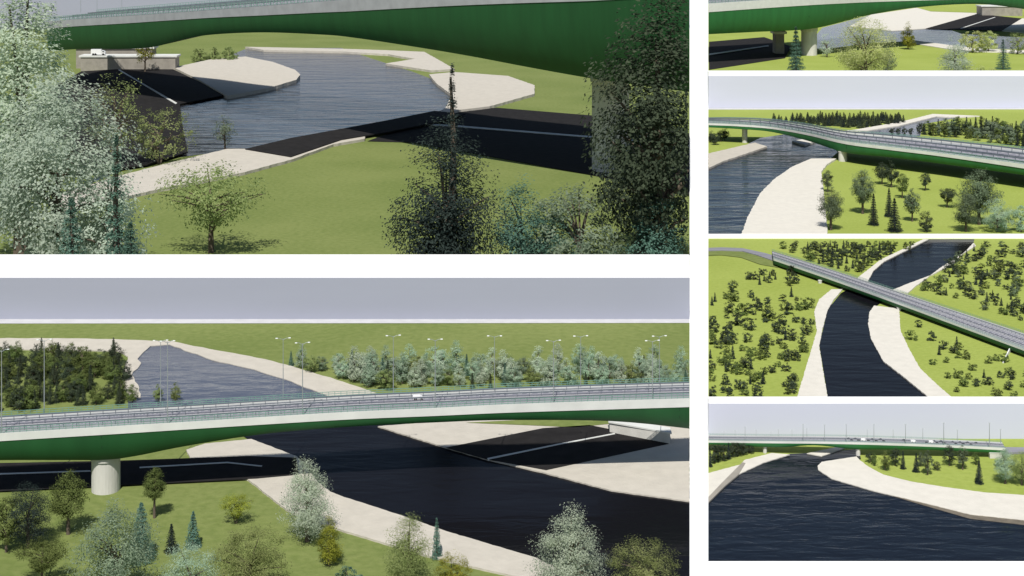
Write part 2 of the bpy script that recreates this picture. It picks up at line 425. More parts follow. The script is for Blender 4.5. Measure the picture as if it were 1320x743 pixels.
# ------------------------------------------------------------------ bridges
def bridge(label, st, D, ray_x, s, edge_mat, girder_mat, piers=(), abutments=(), joints=(), barriers=(.19, .5, .81), far_rail=True, rk=1.15):
    """st: stations (column, ground row, soffit row, girder top row, deck edge row); D: depth of the deck along the sightline"""
    st = catmull(st, 5, closed=False)
    ray = Vector(((ray_x - CX) / F, 1, 0)); D0, D1 = D if isinstance(D, tuple) else (D, D); D = (D0 + D1) / 2
    def O(i): f = i / (len(st) - 1); return ray * (D0 + (D1 - D0) * f)
    P, zs, zb, zt = [], [], [], []
    for x, yt, ys, yb, yf in st:
        p = at(x, yt); k = p.y / F
        P.append(p); zs.append((yt - ys) * k); zb.append((yt - yb) * k); zt.append((yt - yf) * k)
    n = len(P)
    mid = P[n // 2] + O(n // 2) * .5
    root = empty('bridge', (mid.x, mid.y, 0)); tag(root, label, 'bridge')
    off = Vector((mid.x, mid.y, 0))
    def pt(i, u, z): q = P[i] + O(i) * u - off; return (q.x, q.y, z)
    def sw(name, mat, sec, rng=None):
        mb = MB(); mb.sweep([[pt(i, u, z(i)) for u, z in sec] for i in (rng or range(n))])
        return mb.build(name, mat, root)
    e = .35 * s / D; dk = lambda i: zt[i] - .22 * s
    B = lambda i: zb[i]
    sw('edge_beam', edge_mat, [(0, B), (0, lambda i: zt[i]), (e, lambda i: zt[i]), (e, B)])
    sw('edge_beam', edge_mat, [(1 - e, B), (1 - e, lambda i: zt[i]), (1, lambda i: zt[i]), (1, B)])
    sw('deck', M['concrete_grey'], [(e + .002, lambda i: zb[i] + .06 * s), (e + .002, dk), (1 - e - .002, dk), (1 - e - .002, lambda i: zb[i] + .06 * s)])
    gi = .12 * s / D
    gm = lambda i: zb[i] + (zs[i] - zb[i]) * .5
    ks = [0, .2, .4, .55, .7, .8, .9, 1]
    web = lambda i, k: gi + .30 * k ** 2.6 * (zb[i] - zs[i]) / D
    lev = lambda i, k: zb[i] - .01 * s + (zs[i] - zb[i]) * k
    mb = MB()
    for side in (0, 1):
        mb.sweep([[pt(i, abs(side - web(i, k)), lev(i, k)) for k in ks] for i in range(n)], close=False)
    mb.sweep([[pt(i, web(i, 1), zs[i]), pt(i, 1 - web(i, 1), zs[i])] for i in range(n)], close=False)
    for i in (0, n - 1):
        k0 = len(mb.v)
        mb.v += [Vector(pt(i, web(i, k), lev(i, k))) for k in ks] + [Vector(pt(i, 1 - web(i, k), lev(i, k))) for k in ks[::-1]]
        mb.f.append(list(range(k0, len(mb.v))))
    gd = mb.build('girder', girder_mat, root, fix=False)
    bm = bmesh.new(); bm.from_mesh(gd.data)
    bmesh.ops.remove_doubles(bm, verts=bm.verts, dist=.001); bmesh.ops.recalc_face_normals(bm, faces=bm.faces)
    for f in bm.faces: f.smooth = len(f.verts) == 4
    for e_ in bm.edges:
        if len(e_.link_faces) == 2 and e_.calc_face_angle() > .6: e_.smooth = False
    bm.to_mesh(gd.data); bm.free()
    for a, b in ((.21, .48), (.52, .79)):
        cw = sw('carriageway', M['road'], [(a, lambda i: dk(i) + .02 * s), (a, lambda i: dk(i) + .05 * s), (b, lambda i: dk(i) + .05 * s), (b, lambda i: dk(i) + .02 * s)])
        mb = MB(); c = (a + b) / 2
        for u in (a + .012, b - .020):
            mb.sweep([[pt(i, u + q, dk(i) + .075 * s) for q in (0, .010)] for i in range(n)], close=False)
        for i in range(0, n - 1, 1):
            for f0 in ((0, .25), (.5, .75)):
                A = [Vector(pt(i, c - .006, dk(i) + .075 * s)).lerp(Vector(pt(i + 1, c - .006, dk(i + 1) + .075 * s)), f) for f in f0]
                Bq = [Vector(pt(i, c + .006, dk(i) + .075 * s)).lerp(Vector(pt(i + 1, c + .006, dk(i + 1) + .075 * s)), f) for f in f0]
                mb.add([A[0], A[1], Bq[1], Bq[0]], [(0, 1, 2, 3)])
        mk = mb.build('lane_marking', M['line'], cw)
    def along(step):
        """evenly spaced places along the deck edge: (station, fraction)"""
        out, acc = [], 0.0
        for i in range(n - 1):
            Ls = (P[i + 1] - P[i]).length
            while acc < Ls:
                out.append((i, acc / Ls)); acc += step
            acc -= Ls
        return out
    def rail(u, h, mat, rails, step, name, th, pw):
        mb = MB()
        for zr in rails:
            mb.sweep([[pt(i, u, dk(i) + zr * h - th), pt(i, u, dk(i) + zr * h + th), pt(i, u + th * 2 / D, dk(i) + zr * h + th), pt(i, u + th * 2 / D, dk(i) + zr * h - th)] for i in range(n)])
        for i, f in along(step):
            a, b = Vector(pt(i, u, dk(i))), Vector(pt(i + 1, u, dk(i + 1)))
            p = a.lerp(b, f)
            mb.box((p.x, p.y + th, p.z + h / 2), (pw, pw, h))
        mb.build(name, mat, root)
    rail(.1 * s / D, rk * s, M['rail'], (.35, .66, .98), 1.1 * s, 'railing', .04 * s, .075 * s)
    if far_rail: rail(1 - .25 * s / D, rk * s, M['rail'], (.35, .66, .98), 1.1 * s, 'railing', .04 * s, .075 * s)
    for u in barriers:
        rail(u, .85 * s, M['rail_dark'], (.8,), 2.2 * s, 'crash_barrier', .11 * s, .10 * s)
    for x, u, wpx, base_y in piers:
        xs = [q[0] for q in st]; i = min(range(n), key=lambda k: abs(xs[k] - x))
        q = P[i] + O(i) * u
        # slide so that it shows at its column
        q.x = (x - CX) * q.y / F
        r = wpx / 2 * q.y / F
        mb = MB(); ring = []
        zt_ = zs[i] + .02 * s
        for z, k in ((-.5, 1.0), (zt_ * .86, 1.0), (zt_ * .87, 1.09), (zt_, 1.09)):
            ring.append([(q.x - off.x + r * k * math.cos(a), q.y - off.y + r * 1.1 * k * math.sin(a), z) for a in [2 * math.pi * j / 28 for j in range(28)]])
        mb.sweep(ring); mb.build('pier', M['pier'], root, smooth=False)
    for (xa, xb, u, y0, hpx) in abutments:
        ya, yb = y0 if isinstance(y0, tuple) else (y0, y0); y0 = ya
        a, b = at(xa, ya), at(xb, yb); hh = hpx * a.y / F; d = Vector((0, min(.3 * D, .012 * a.y), 0))
        mb = MB()
        mb.hexa([a - off, b - off, b + d - off, a + d - off], [p - off + Vector((0, 0, hh)) for p in (a, b, b + d, a + d)])
        ab = mb.build('abutment', M['pier'] if y0 > 500 else M['concrete'], root)
        mb = MB(); k = hh * .12
        mb.hexa([a - off + Vector((-k, -k * .6, hh)), b - off + Vector((k, -k * .6, hh)), b + d - off + Vector((k, 0, hh)), a + d - off + Vector((-k, 0, hh))],
                [a - off + Vector((-k, -k * .6, hh + k)), b - off + Vector((k, -k * .6, hh + k)), b + d - off + Vector((k, 0, hh + k)), a + d - off + Vector((-k, 0, hh + k))])
        mb.build('coping', M['concrete_white'], ab)
    for x in joints:
        xs = [q[0] for q in st]; i = min(range(n), key=lambda k: abs(xs[k] - x)); i = min(i, n - 2)
        a, b = Vector(pt(i, gi, zb[i] - .02 * s)), Vector(pt(i, web(i, .5), gm(i)))
        t_ = (Vector(pt(i + 1, .03, 0)) - Vector(pt(i, .03, 0))).normalized() * .11 * s
        o_ = Vector((0, -.05 * s, 0))
        mb = MB(); mb.hexa([b + o_, b + t_ + o_, b + t_ - o_, b - o_], [a + o_, a + t_ + o_, a + t_ - o_, a - o_])
        mb.build('joint_plate', M['green_dark'], root)
    def deck_at(x, u):
        xs = [q[0] for q in st]; 
        for i in range(n - 1):
            if (xs[i] - x) * (xs[i + 1] - x) <= 0 and xs[i] != xs[i + 1]:
                f = (x - xs[i]) / (xs[i + 1] - xs[i])
                p = P[i].lerp(P[i + 1], f) + O(i + f) * u
                return Vector((p.x, p.y, dk(i) + (dk(i + 1) - dk(i)) * f)), (P[i + 1] - P[i])
        p = P[-1] + O(n - 1) * u
        return Vector((p.x, p.y, dk(n - 1))), (P[-1] - P[-2])
    return deck_at

deck1 = bridge('huge dark green arched girder bridge seen from low down across the upper left river view',
    [(60, 112, 67, 37, 28), (100, 120, 64, 34, 25), (160, 131, 64, 30.5, 21), (197, 138, 61, 28, 18.5), (235, 147, 51, 25.5, 16), (275, 155, 45, 23, 13), (340, 168, 42.5, 20, 8), (412, 182, 45.5, 16.5, 2.5), (449, 190, 49, 15, 0), (520, 205.5, 60, 11, -5),
     (600, 222, 74, 7, -10), (680, 236, 90, 4, -15), (760, 250, 105, 1.5, -20), (820, 262, 114, -2, -24), (888.6, 275, 124, -5, -28)],
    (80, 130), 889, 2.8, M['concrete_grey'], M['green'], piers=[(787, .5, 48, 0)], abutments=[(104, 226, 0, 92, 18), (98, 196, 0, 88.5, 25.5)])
deck2 = bridge('green girder bridge with white edge and round pale pier crossing the whole lower left view',
    [(-60, 652.5, 598, 573, 563), (0, 650, 596.5, 569, 559), (80, 646.5, 597, 564, 554), (130, 644.5, 597, 561, 551), (170, 643, 592, 558.5, 548.5), (239, 639.5, 577.5, 554, 544.5), (341, 635, 561, 547.5, 538), (450, 629, 551.5, 541, 531.5),
     (560, 623, 546, 536.5, 526.5), (649, 624, 543, 532.5, 522), (788, 619, 545, 528, 517), (888.6, 614, 556, 525, 514)],
    10, 889, 1.0, M['concrete_white'], M['green'], piers=[(136.5, .47, 36, 0)], abutments=[(786, 864, 0, (560, 575), 15)], joints=(131, 872))
deck3 = bridge('green girder bridge behind the teal conifer and pale yellow tree in the uppermost right view',
    [(913.4, 84, 45, 16, 5), (975, 80, 42, 11.5, 1), (1043, 75, 38.5, 7, -3), (1090, 70.5, 28, 4.5, -6), (1123, 67, 19.5, 3, -7.5), (1186, 62, 9.5, 1, -9), (1260, 55, 5.5, -1, -10), (1320, 50, 12, -2, -10), (1380, 46, 22, -2, -10)],
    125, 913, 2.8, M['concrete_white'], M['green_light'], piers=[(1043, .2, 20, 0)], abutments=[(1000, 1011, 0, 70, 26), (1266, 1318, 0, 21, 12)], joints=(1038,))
deck4 = bridge('long green bridge sweeping diagonally past the pale sand bank and tree meadow under light sky',
    [(913.4, 184, 164.5, 161.5, 159), (950, 186, 166.5, 163, 160.5), (995, 189, 170.5, 166.5, 164), (1043, 199, 182.5, 175, 172), (1091, 211, 197.5, 186.3, 182.6), (1150, 220, 203.5, 194, 190), (1218, 229.5, 212.5, 202.5, 198.5), (1320, 245, 226.5, 217.5, 212), (1400, 257, 238, 230, 224)],
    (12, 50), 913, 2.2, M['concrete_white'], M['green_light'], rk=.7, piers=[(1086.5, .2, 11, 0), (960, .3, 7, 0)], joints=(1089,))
deck5 = bridge('grey road bridge seen from high above, crossing the black river between scattered small trees',
    [(997, 344, 341, 336, 334), (1080, 373, 369, 364.5, 362.5), (1160, 402.5, 398, 393.5, 391.3), (1240, 432.5, 428, 423, 420.8), (1316, 461, 457, 451, 448.8), (1400, 492, 488, 482, 480)],
    (11, 20), 913, .62, M['concrete_white'], M['green'], piers=[(1159, .1, 6, 0), (1057, .1, 5, 0)])
deck6 = bridge('long flat green bridge with traffic and lamp posts across the end of the water view',
    [(913.4, 584, 573.5, 570.8, 568.2), (1000, 587, 577.5, 571.8, 569.2), (1050, 588.5, 574.5, 572.2, 569.5), (1104, 590, 580, 573.2, 570.4), (1180, 591, 580.5, 575.5, 572.7), (1240, 591.5, 582.5, 578, 575), (1296, 592, 585.5, 581, 577.8)],
    3.2, 913, .32, M['concrete_white'], M['green_light'], piers=[(986, .3, 5, 0), (1106, .3, 6, 0)], abutments=[(1276, 1292, 0, 591.6, 7)], barriers=(.5,))

# road on the ground leading to the aerial bridge
sheet('road', [(905, 320), (930, 319), (957, 320), (985, 326), (1006, 332), (997, 336), (975, 328.5), (957, 323.5), (930, 322.5), (905, 323.5)], .45, M['road'], .4)
sheet('grass_bank', [(905, 323.5), (930, 322.5), (957, 323.5), (975, 328.5), (997, 336), (1003, 345), (980, 341), (955, 332), (930, 329), (905, 330)], .2, M['field'])
sheet('road', [(1314, 440), (1400, 470), (1400, 500), (1316, 452)], .5, M['road'], .4)
sheet('road', [(1292, 576.5), (1330, 577.5), (1330, 580), (1292, 583.5)], .5, M['road'], .4)

# ------------------------------------------------------------------ lamps and vehicles
def street_lamp(pos, h, arm, label, group, along=Vector((1, 0, 0)), heads=2, thick=1.0):
    o = empty('street_lamp', pos); tag(o, label, 'lamp post', group)
    r = h * .0062 * thick
    mb = MB(); mb.tube([(0, 0, 0), (0, 0, h * .5), (0, 0, h)], [r * 1.3, r, r * .7], 6); mb.build('pole', M['pole'], o)
    d = along.normalized()
    for sgn in ((-1, 1) if heads == 2 else (1,)):
        mb = MB(); e = d * arm * sgn
        mb.tube([(0, 0, h * .985), (e.x * .6, e.y * .6, h * 1.01), (e.x, e.y, h * 1.012)], [r * .6, r * .5, r * .5], 5); mb.build('arm', M['pole'], o)
        hd = MB(); q = max(arm * .22, h * .014)
        hd.box((e.x * 1.1, e.y * 1.1, h * 1.012), (q * 1.7, q, q * .5)); hd.build('lamp_head', M['lamp'], o)
    return o

for i, (x, u, top) in enumerate([(2, .02, 452), (57, .95, 439), (207, .95, 440), (216, .02, 441), (365, .95, 437), (390, .02, 443), (507, .95, 433.5), (561, .02, 438.5), (637.5, .95, 434),
                                 (713.5, .02, 440), (748.5, .95, 434), (841, .02, 440), (850, .95, 434)]):
    p, d = deck2(x, u); p.x = (x - CX) * p.y / F
    h = (H - p.z) - (top - YH) * p.y / F
    xs = ['lone', 'first', 'second', 'third', 'fourth', 'fifth', 'sixth', 'seventh', 'eighth', 'ninth', 'tenth', 'eleventh', 'twelfth'][i]
    lab = ('single edge lamp post at the end of the bridge railing above the black shadow' if i == 0 else
           f"twin lamp post on the {'near railing' if u < .5 else 'far edge'} of the wide bridge, {xs} after the single one")
    street_lamp(p, h, 7.5 * p.y / F, lab, 'lamp posts on the wide green bridge', d)
for x, lab in ((104, 'grey lamp post on the dark bridge nearest the huge pale tree'), (125, 'grey lamp post on the dark bridge, second from the huge pale tree'), (157, 'grey lamp post on the dark bridge, third from the huge pale tree')):
    p, d = deck1(x, .9); p.x = (x - CX) * p.y / F
    street_lamp(p, 26, 4, lab, 'lamp posts on the dark haunched bridge', d)
Z6 = [(105, 150), (150, 142), (190, 128), (235, 140), (295, 148), (325, 138), (380, 140), (425, 118), (440, 135), (512, 120), (600, 118), (685, 140), (712, 118), (790, 140), (840, 118), (910, 135), (995, 112), (1050, 140), (1180, 112), (1225, 138)]
for i, (zx, zy) in enumerate(Z6):
    x, top = 900 + zx / 3.143, 510 + zy / 3.143
    u = .03 if zy < 130 else .96
    p, d = deck6(x, u); p.x = (x - CX) * p.y / F
    h = max((H - p.z) - (top - YH) * p.y / F, .8)
    street_lamp(p, h, .25, f"thin {'tall' if u < .5 else 'shorter'} lamp post on the long flat bridge against the pale sky", f"{'tall' if u < .5 else 'shorter'} lamp posts on the long flat bridge", d, thick=2.2 if u < .5 else 3.2)

def vehicle(name, cat, label, pos, direc, L_, paint, boxy=False, group=None):
    rz = math.atan2(direc.y, direc.x)
    o = empty(name, pos, rz); tag(o, label, cat, group)
    w_ = L_ * (.36 if boxy else .42); r = L_ * .075
    def prof(pts, wid, nm, mat):
        mb = MB()
        A = [(x * L_, -wid / 2, z * L_) for x, z in pts]; B_ = [(x * L_, wid / 2, z * L_) for x, z in pts]
        mb.sweep([A, B_]); return mb.build(nm, mat, o)
    if boxy:
        prof([(-.5, .07), (-.5, .42), (.22, .42), (.22, .07)], w_, 'cargo_box', paint)
        prof([(.235, .07), (.235, .33), (.40, .32), (.48, .20), (.5, .07)], w_ * .94, 'cab', paint)
        prof([(.30, .21), (.30, .30), (.395, .30), (.455, .21)], w_ * .955, 'cab_window', M['glass'])
        ax = (-.34, -.18, .36)
    else:
        prof([(-.5, .06), (-.5, .20), (-.42, .22), (.25, .215), (.46, .18), (.5, .13), (.5, .06)], w_, 'body', paint)
        prof([(-.40, .221), (-.30, .325), (.06, .335), (.22, .217)], w_ * .86, 'cabin', M['glass'])
        prof([(-.29, .326), (.05, .337), (.05, .345), (-.29, .335)], w_ * .84, 'roof', paint)
        ax = (-.31, .31)
    for a in ax:
        for sy in (-1, 1):
            mb = MB(); mb.tube([(a * L_, sy * w_ * .40, r), (a * L_, sy * w_ * .51, r)], [r, r], 12); mb.build('wheel', M['tyre'], o)
    return o

p, d = deck2(531, .62); vehicle('delivery_truck', 'truck', 'small white box truck driving along the wide green bridge', p + Vector((0, 0, .06)), d, 1.9, M['car_white'], True)
q = at(127, 91.6); vehicle('delivery_truck', 'truck', 'white box truck parked on top of the abutment wall below the dark bridge', Vector((q.x, q.y, 20.3 * depth(92) / F)), Vector((1, .05, 0)), 9.5, M['car_white'], True)
k = 0
rnd = random.Random(5)
for zx in [608, 622, 636, 650, 664, 690, 704, 722, 738, 752, 832, 925, 955, 968, 982, 997, 1030, 1044, 1060, 1074, 1090, 1105, 1125]:
    x = 900 + zx / 3.143
    p, d = deck6(x, .36 if k % 2 else .64); p.x = (x - CX) * p.y / F
    vehicle('car', 'car', 'dark car in the row of traffic on the long flat bridge', p + Vector((0, 0, .02)), d * (1 if k % 2 else -1), rnd.uniform(.50, .62), M['car_dark'], False, 'dark cars on the long flat bridge'); k += 1
for zx, lab in ((670, 'white truck on the long flat bridge above its green river pier'), (872, 'white truck on the long flat bridge, between the two groups of dark cars'), (945, 'white truck on the long flat bridge, close behind the second group of dark cars')):
    x = 900 + zx / 3.143
    p, d = deck6(x, .36); p.x = (x - CX) * p.y / F
    vehicle('delivery_truck', 'truck', lab, p + Vector((0, 0, .02)), d, 1.0, M['car_white'], True)

# ------------------------------------------------------------------ trees
PROFILE = {
    'round': lambda t: math.sqrt(max(0, 1 - (2 * t - 1) ** 2)),
    'egg': lambda t: math.sin(math.pi * min(1, max(0, t)) ** .72) ** .75,
    'poplar': lambda t: (math.sin(math.pi * (.12 + .88 * t) ** .62)) ** .9 if t < 1 else 0,
    'umbrella': lambda t: max(0.05, min(1.0, .25 + 1.25 * t)) * math.sqrt(max(0, 1 - max(0, (t - .6) / .4) ** 2)),
    'cone': lambda t: (1 - t) ** .85,
    'column': lambda t: min(1, 4 * t + .35) * min(1, (1 - t) * 3.0) ** .6,
    'dome': lambda t: math.sqrt(max(0, 1 - t ** 2.2)),
}
TIER = {'X': (20000, 170), 'L': (10000, 110), 'M': (3000, 55), 'S': (700, 26)}

def leaf_mesh(name, shape, aspect, c0, tier, seed, sparse=1.0, leaf_k=1.0, fluff=1.0):
    """crown: many small leaf faces gathered in clumps through the volume; height 1, width = aspect"""
    r = np.random.RandomState(seed); N, K = TIER[tier]; N = int(N * sparse)
    pr = PROFILE[shape]; R = aspect / 2
    if shape in ('cone',):
        T = r.rand(N) ** 1.35
        lev = np.floor(T * 13) / 13 + r.normal(0, .012, N)
        rad = np.array([pr(min(1, max(0, t))) for t in lev]) * R
        nb = 9; br = r.randint(0, nb, N); ang = br * 2 * math.pi / nb + np.floor(T * 13) * 1.3 + r.normal(0, .16, N)
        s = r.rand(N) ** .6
        bl = r.uniform(.72, 1.12, (14, nb))[np.clip((T * 13).astype(int), 0, 13), br]
        rr = rad * s * bl
        zz = c0 + (1 - c0) * lev - (s * rad * .28) + r.normal(0, .010, N)
        P = np.stack([rr * np.cos(ang), rr * np.sin(ang), np.clip(zz, c0 * .6, 1.0)], 1)
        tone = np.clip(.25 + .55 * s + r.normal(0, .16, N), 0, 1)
    else:
        t = r.rand(K * 3); w_ = np.array([pr(x) for x in t]); keep = r.rand(K * 3) < (w_ / w_.max()) ** 1.2 + .03
        t = t[keep][:K]; w_ = w_[keep][:K]; K = len(t)
        an = r.rand(K) * 2 * math.pi; ra = w_ * R * (r.rand(K) ** .42) * r.uniform(.80, 1.02, K)
        C = np.stack([ra * np.cos(an), ra * np.sin(an), c0 + (1 - c0) * (.03 + .94 * t)], 1)
        ct = np.clip(r.normal(.5, .2, K), 0, 1)
        sz = r.uniform(.6, 1.35, K) * (.105 if tier != 'S' else .12) * fluff * min(1, aspect * 1.35)
        idx = r.randint(0, K, N)
        P = C[idx] + np.clip(r.normal(0, 1, (N, 3)), -1.55, 1.55) * sz[idx][:, None] * np.array([.55, .55, .42])
        tone = np.clip(ct[idx] + r.normal(0, .2, N), 0, 1)
        P[:, 2] = np.clip(P[:, 2], c0 * .75, 1.0)
    ls = math.sqrt(.55 * aspect * 3.8 / (.35 * TIER[tier][0])) * leaf_k
    out = P - np.array([0, 0, c0 + (1 - c0) * .35]); out[:, :2] /= max(aspect, .2)
    out /= np.linalg.norm(out, axis=1)[:, None] + 1e-6
    nn = out + np.array([0, -.0, .6]) + r.normal(0, .40, (N, 3)); nn /= np.linalg.norm(nn, axis=1)[:, None]
    u = r.normal(0, 1, (N, 3)); u -= (u * nn).sum(1)[:, None] * nn; u /= np.linalg.norm(u, axis=1)[:, None]
    v = np.cross(nn, u)
    s = (ls * r.uniform(.6, 1.25, N))[:, None]
    V = np.empty((N, 4, 3)); V[:, 0] = P - u * s * .62; V[:, 1] = P + v * s * .36; V[:, 2] = P + u * s * .62; V[:, 3] = P - v * s * .36
    me = bpy.data.meshes.new(name)
    me.vertices.add(N * 4); me.vertices.foreach_set('co', V.reshape(-1))
    me.loops.add(N * 4); me.loops.foreach_set('vertex_index', np.arange(N * 4, dtype=np.int32))
    me.polygons.add(N); me.polygons.foreach_set('loop_start', np.arange(0, N * 4, 4, dtype=np.int32))
    a = me.attributes.new('tone', 'FLOAT', 'FACE'); a.data.foreach_set('value', tone.astype(np.float32))
    me.update(calc_edges=True)
    return me, (C if shape != 'cone' else None)

def trunk_mesh(name, aspect, c0, C, seed, tier, stems=1, limb=14):
    rr = random.Random(seed); mb = MB(); n = 7 if tier in 'XLM' else 5
    th = .018 + .012 * min(1, aspect)
    top = .9 if C is None else min(.8, c0 + (1 - c0) * .55)
    for k in range(stems):
        a = 2 * math.pi * k / max(1, stems) + rr.random()
        lean = 0 if stems == 1 else aspect * .22
        q = [Vector((math.cos(a) * lean * f + rr.uniform(-1, 1) * .012 * f, math.sin(a) * lean * f + rr.uniform(-1, 1) * .012 * f, z)) for f, z in ((0.05, -.02), (.3, top * .33), (.65, top * .66), (1, top))]
        kk = th / (stems ** .5)
        mb.tube(q, [kk * 1.25, kk, kk * .7, kk * .25], n)
    if C is not None and tier != 'S':
        for i in range(min(limb, len(C))):
            c = Vector(C[rr.randrange(len(C))])
            z0 = max(c0 * .8, min(c.z - .08, top) * rr.uniform(.7, .95))
            s0 = Vector((0, 0, z0)); m_ = s0.lerp(c, .5) + Vector((0, 0, .03))
            mb.tube([s0, m_, c], [th * .5, th * .3, th * .1], 5)
    me = bpy.data.meshes.new(name)
    me.from_pydata([tuple(v) for v in mb.v], [], mb.f); me.materials.append(M['bark']); me.update()
    return me

PROTO = {}
def proto(shape, aspect, c0, tier, seed, sparse=1.0, stems=1, leaf_k=1.0, fluff=1.0):
    k = (shape, aspect, c0, tier, seed, sparse, stems, leaf_k, fluff)
    if k not in PROTO:
        cm, C = leaf_mesh('crown', shape, aspect, c0, tier, seed, sparse, leaf_k, fluff)
        cm.materials.append(L['mid'])
        PROTO[k] = (cm, trunk_mesh('trunk', aspect, c0, C, seed, tier, stems))
    return PROTO[k]

def trim(me, mw, lo, hi, near=0.0):
    """a crown cut back where it would lean over the dividing wall"""
    n = len(me.vertices); co = np.empty(n * 3); me.vertices.foreach_get('co', co); co = co.reshape(-1, 3)
    mwn = np.array(mw); wc = co @ mwn[:3, :3].T + mwn[:3, 3]
    px = CX + F * wc[:, 0] / wc[:, 1]
    ok = (px >= lo) & (px <= hi) & (wc[:, 1] >= near)
    if ok.all(): return me
    m2 = me.copy(); bm = bmesh.new(); bm.from_mesh(m2); bm.verts.ensure_lookup_table()
    bmesh.ops.delete(bm, geom=[v for v, o_ in zip(bm.verts, ok) if not o_], context='VERTS')
    bm.to_mesh(m2); bm.free()
    return m2

def tree(x, base, top, wpx, shape, leaf, label, tier='M', name='broadleaf_tree', cat='tree', c0=.2, seed=1, sparse=1.0, stems=1, group=None, leaf_k=1.0, lo=-999, hi=9999, fluff=1.0, rz=None, z=0.0, near=0.0):
    base = min(base, H * F / (near + 6) + YH) if near else base
    h_px = base - top
    asp = round(max(.2, min(1.7, wpx / h_px)) * 5) / 5 if tier in 'MS' else round(wpx / h_px, 2)
    if asp < .2: asp = .2
    cm, tm = proto(shape, asp, c0, tier, seed, sparse, stems, leaf_k, fluff)
    p = at(x, base, z); s = p.y / F
    hh, ww = h_px * s, wpx * s / asp
    # the top of the crown shows at its row whatever the depth of the crown
    o = empty(name, p, rz if rz is not None else random.uniform(0, 6.28)); o.scale = (ww, ww, hh)
    tag(o, label, cat, group)
    clip = x - wpx * .75 < lo or x + wpx * .75 > hi or (near and p.y - ww * asp * .75 < near)
    t = bpy.data.objects.new('trunk', trim(tm, Matrix.LocRotScale(o.location, o.rotation_euler, o.scale), lo, hi, 0) if clip else tm); COL.objects.link(t); t.parent = o
    me = cm
    if clip:
        mw = Matrix.LocRotScale(o.location, o.rotation_euler, o.scale)
        me = trim(cm, mw, lo, hi, near)
    c = bpy.data.objects.new('crown', me); COL.objects.link(c); c.parent = o
    c.material_slots[0].link = 'OBJECT'; c.material_slots[0].material = L[leaf]
    return o

CON = dict(shape='cone', name='conifer_tree', cat='conifer', c0=.06)
R_ = 888.3      # crowns of the left views stop here
Q_ = 913.6      # crowns of the right views start here

# --- upper left view
tree(28, 340, -70, 150, 'egg', 'mint', 'huge pale grey-green tree filling the side of the dark bridge view', 'X', c0=.05, seed=11, sparse=1.2, near=394)
tree(74, 372, 96, 190, 'round', 'frost', 'pale round tree in front of the huge pale tree beside the dark bridge view', 'X', c0=.03, seed=12, sparse=1.1, near=394)
tree(138, 378, 205, 120, 'egg', 'frost', 'loose sage-green tree below the pale sand strip beside the huge pale tree', 'L', c0=.08, seed=13, sparse=.55, near=394)
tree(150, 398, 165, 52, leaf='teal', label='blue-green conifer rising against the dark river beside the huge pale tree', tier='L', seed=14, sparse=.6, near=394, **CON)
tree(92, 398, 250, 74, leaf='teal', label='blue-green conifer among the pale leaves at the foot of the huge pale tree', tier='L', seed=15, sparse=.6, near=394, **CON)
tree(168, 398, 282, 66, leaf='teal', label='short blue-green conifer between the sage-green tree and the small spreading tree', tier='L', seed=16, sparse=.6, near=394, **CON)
tree(272, 326, 213, 160, 'umbrella', 'apple', 'small spreading yellow-green tree with a bent trunk on the olive lawn', 'L', c0=.27, seed=17, sparse=.42, leaf_k=1.0, fluff=1.25, near=394)
tree(150, 215, 95, 90, 'round', 'apple', 'thin olive shrub with sparse leaves before the black shadow by the abutment', 'L', 'shrub', 'shrub', .12, 18, .18, 3, fluff=.8, near=394)
tree(205, 212, 138, 110, 'round', 'apple', 'sparse pale olive shrub at the river edge above the pale sand strip', 'L', 'shrub', 'shrub', .1, 19, .28, 3, fluff=.8, near=394)
tree(290, 194, 146, 34, 'egg', 'grey', 'thin twiggy sapling at the tip of the pale sand strip', 'M', 'sapling', 'sapling', .2, 20, .35, near=394)
tree(187, 95, 44, 26, 'egg', 'olive', 'leggy olive sapling standing against the soffit of the dark bridge', 'M', 'sapling', 'sapling', .25, 21, .5, near=394)
for i, (x, wd) in enumerate(((258, 26), (276, 22), (296, 28))):
    tree(x, 80, 60, wd, 'dome', 'apple', f"{['first', 'middle', 'last'][i]} of three low green bushes on the grass behind the left sand spit", 'M', 'shrub', 'shrub', .02, 22 + i)
tree(575, 392, 150, 150, 'egg', 'slate', 'tall blue-black tree standing before the black shadow in the dark bridge view', 'X', 'conifer_tree', 'conifer', .03, 31, 1.0, fluff=1.1, near=394)
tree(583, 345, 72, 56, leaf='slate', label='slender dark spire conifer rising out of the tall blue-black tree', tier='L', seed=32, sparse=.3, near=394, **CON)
tree(672, 378, 222, 90, 'egg', 'teal', 'blue-green bushy tree right beside the tall blue-black tree', 'L', c0=.05, seed=33, sparse=.7, near=394)
tree(748, 380, 240, 150, 'round', 'grey', 'broad grey-green bush in front of the shadow under the dark bridge', 'L', c0=.04, seed=34, sparse=.9, near=394)
tree(700, 384, 268, 90, 'round', 'teal', 'low teal bush in front of the broad grey-green bush', 'L', c0=.04, seed=35, sparse=.8, near=394)
tree(845, 380, 235, 90, 'egg', 'teal', 'teal bushy tree at the foot of the great dark tree by the dividing wall', 'L', c0=.05, seed=36, sparse=.8, hi=R_, near=394)
tree(850, 376, -40, 195, 'egg', 'dark', 'great dark tree hiding the end of the dark bridge by the dividing wall', 'X', c0=.12, seed=37, sparse=.95, hi=R_, fluff=1.15, near=394)
tree(826, 330, 130, 112, 'round', 'slate', 'dark blue-black tree under the dark bridge in front of its pier', 'X', c0=.1, seed=38, sparse=.6, hi=R_, near=394)

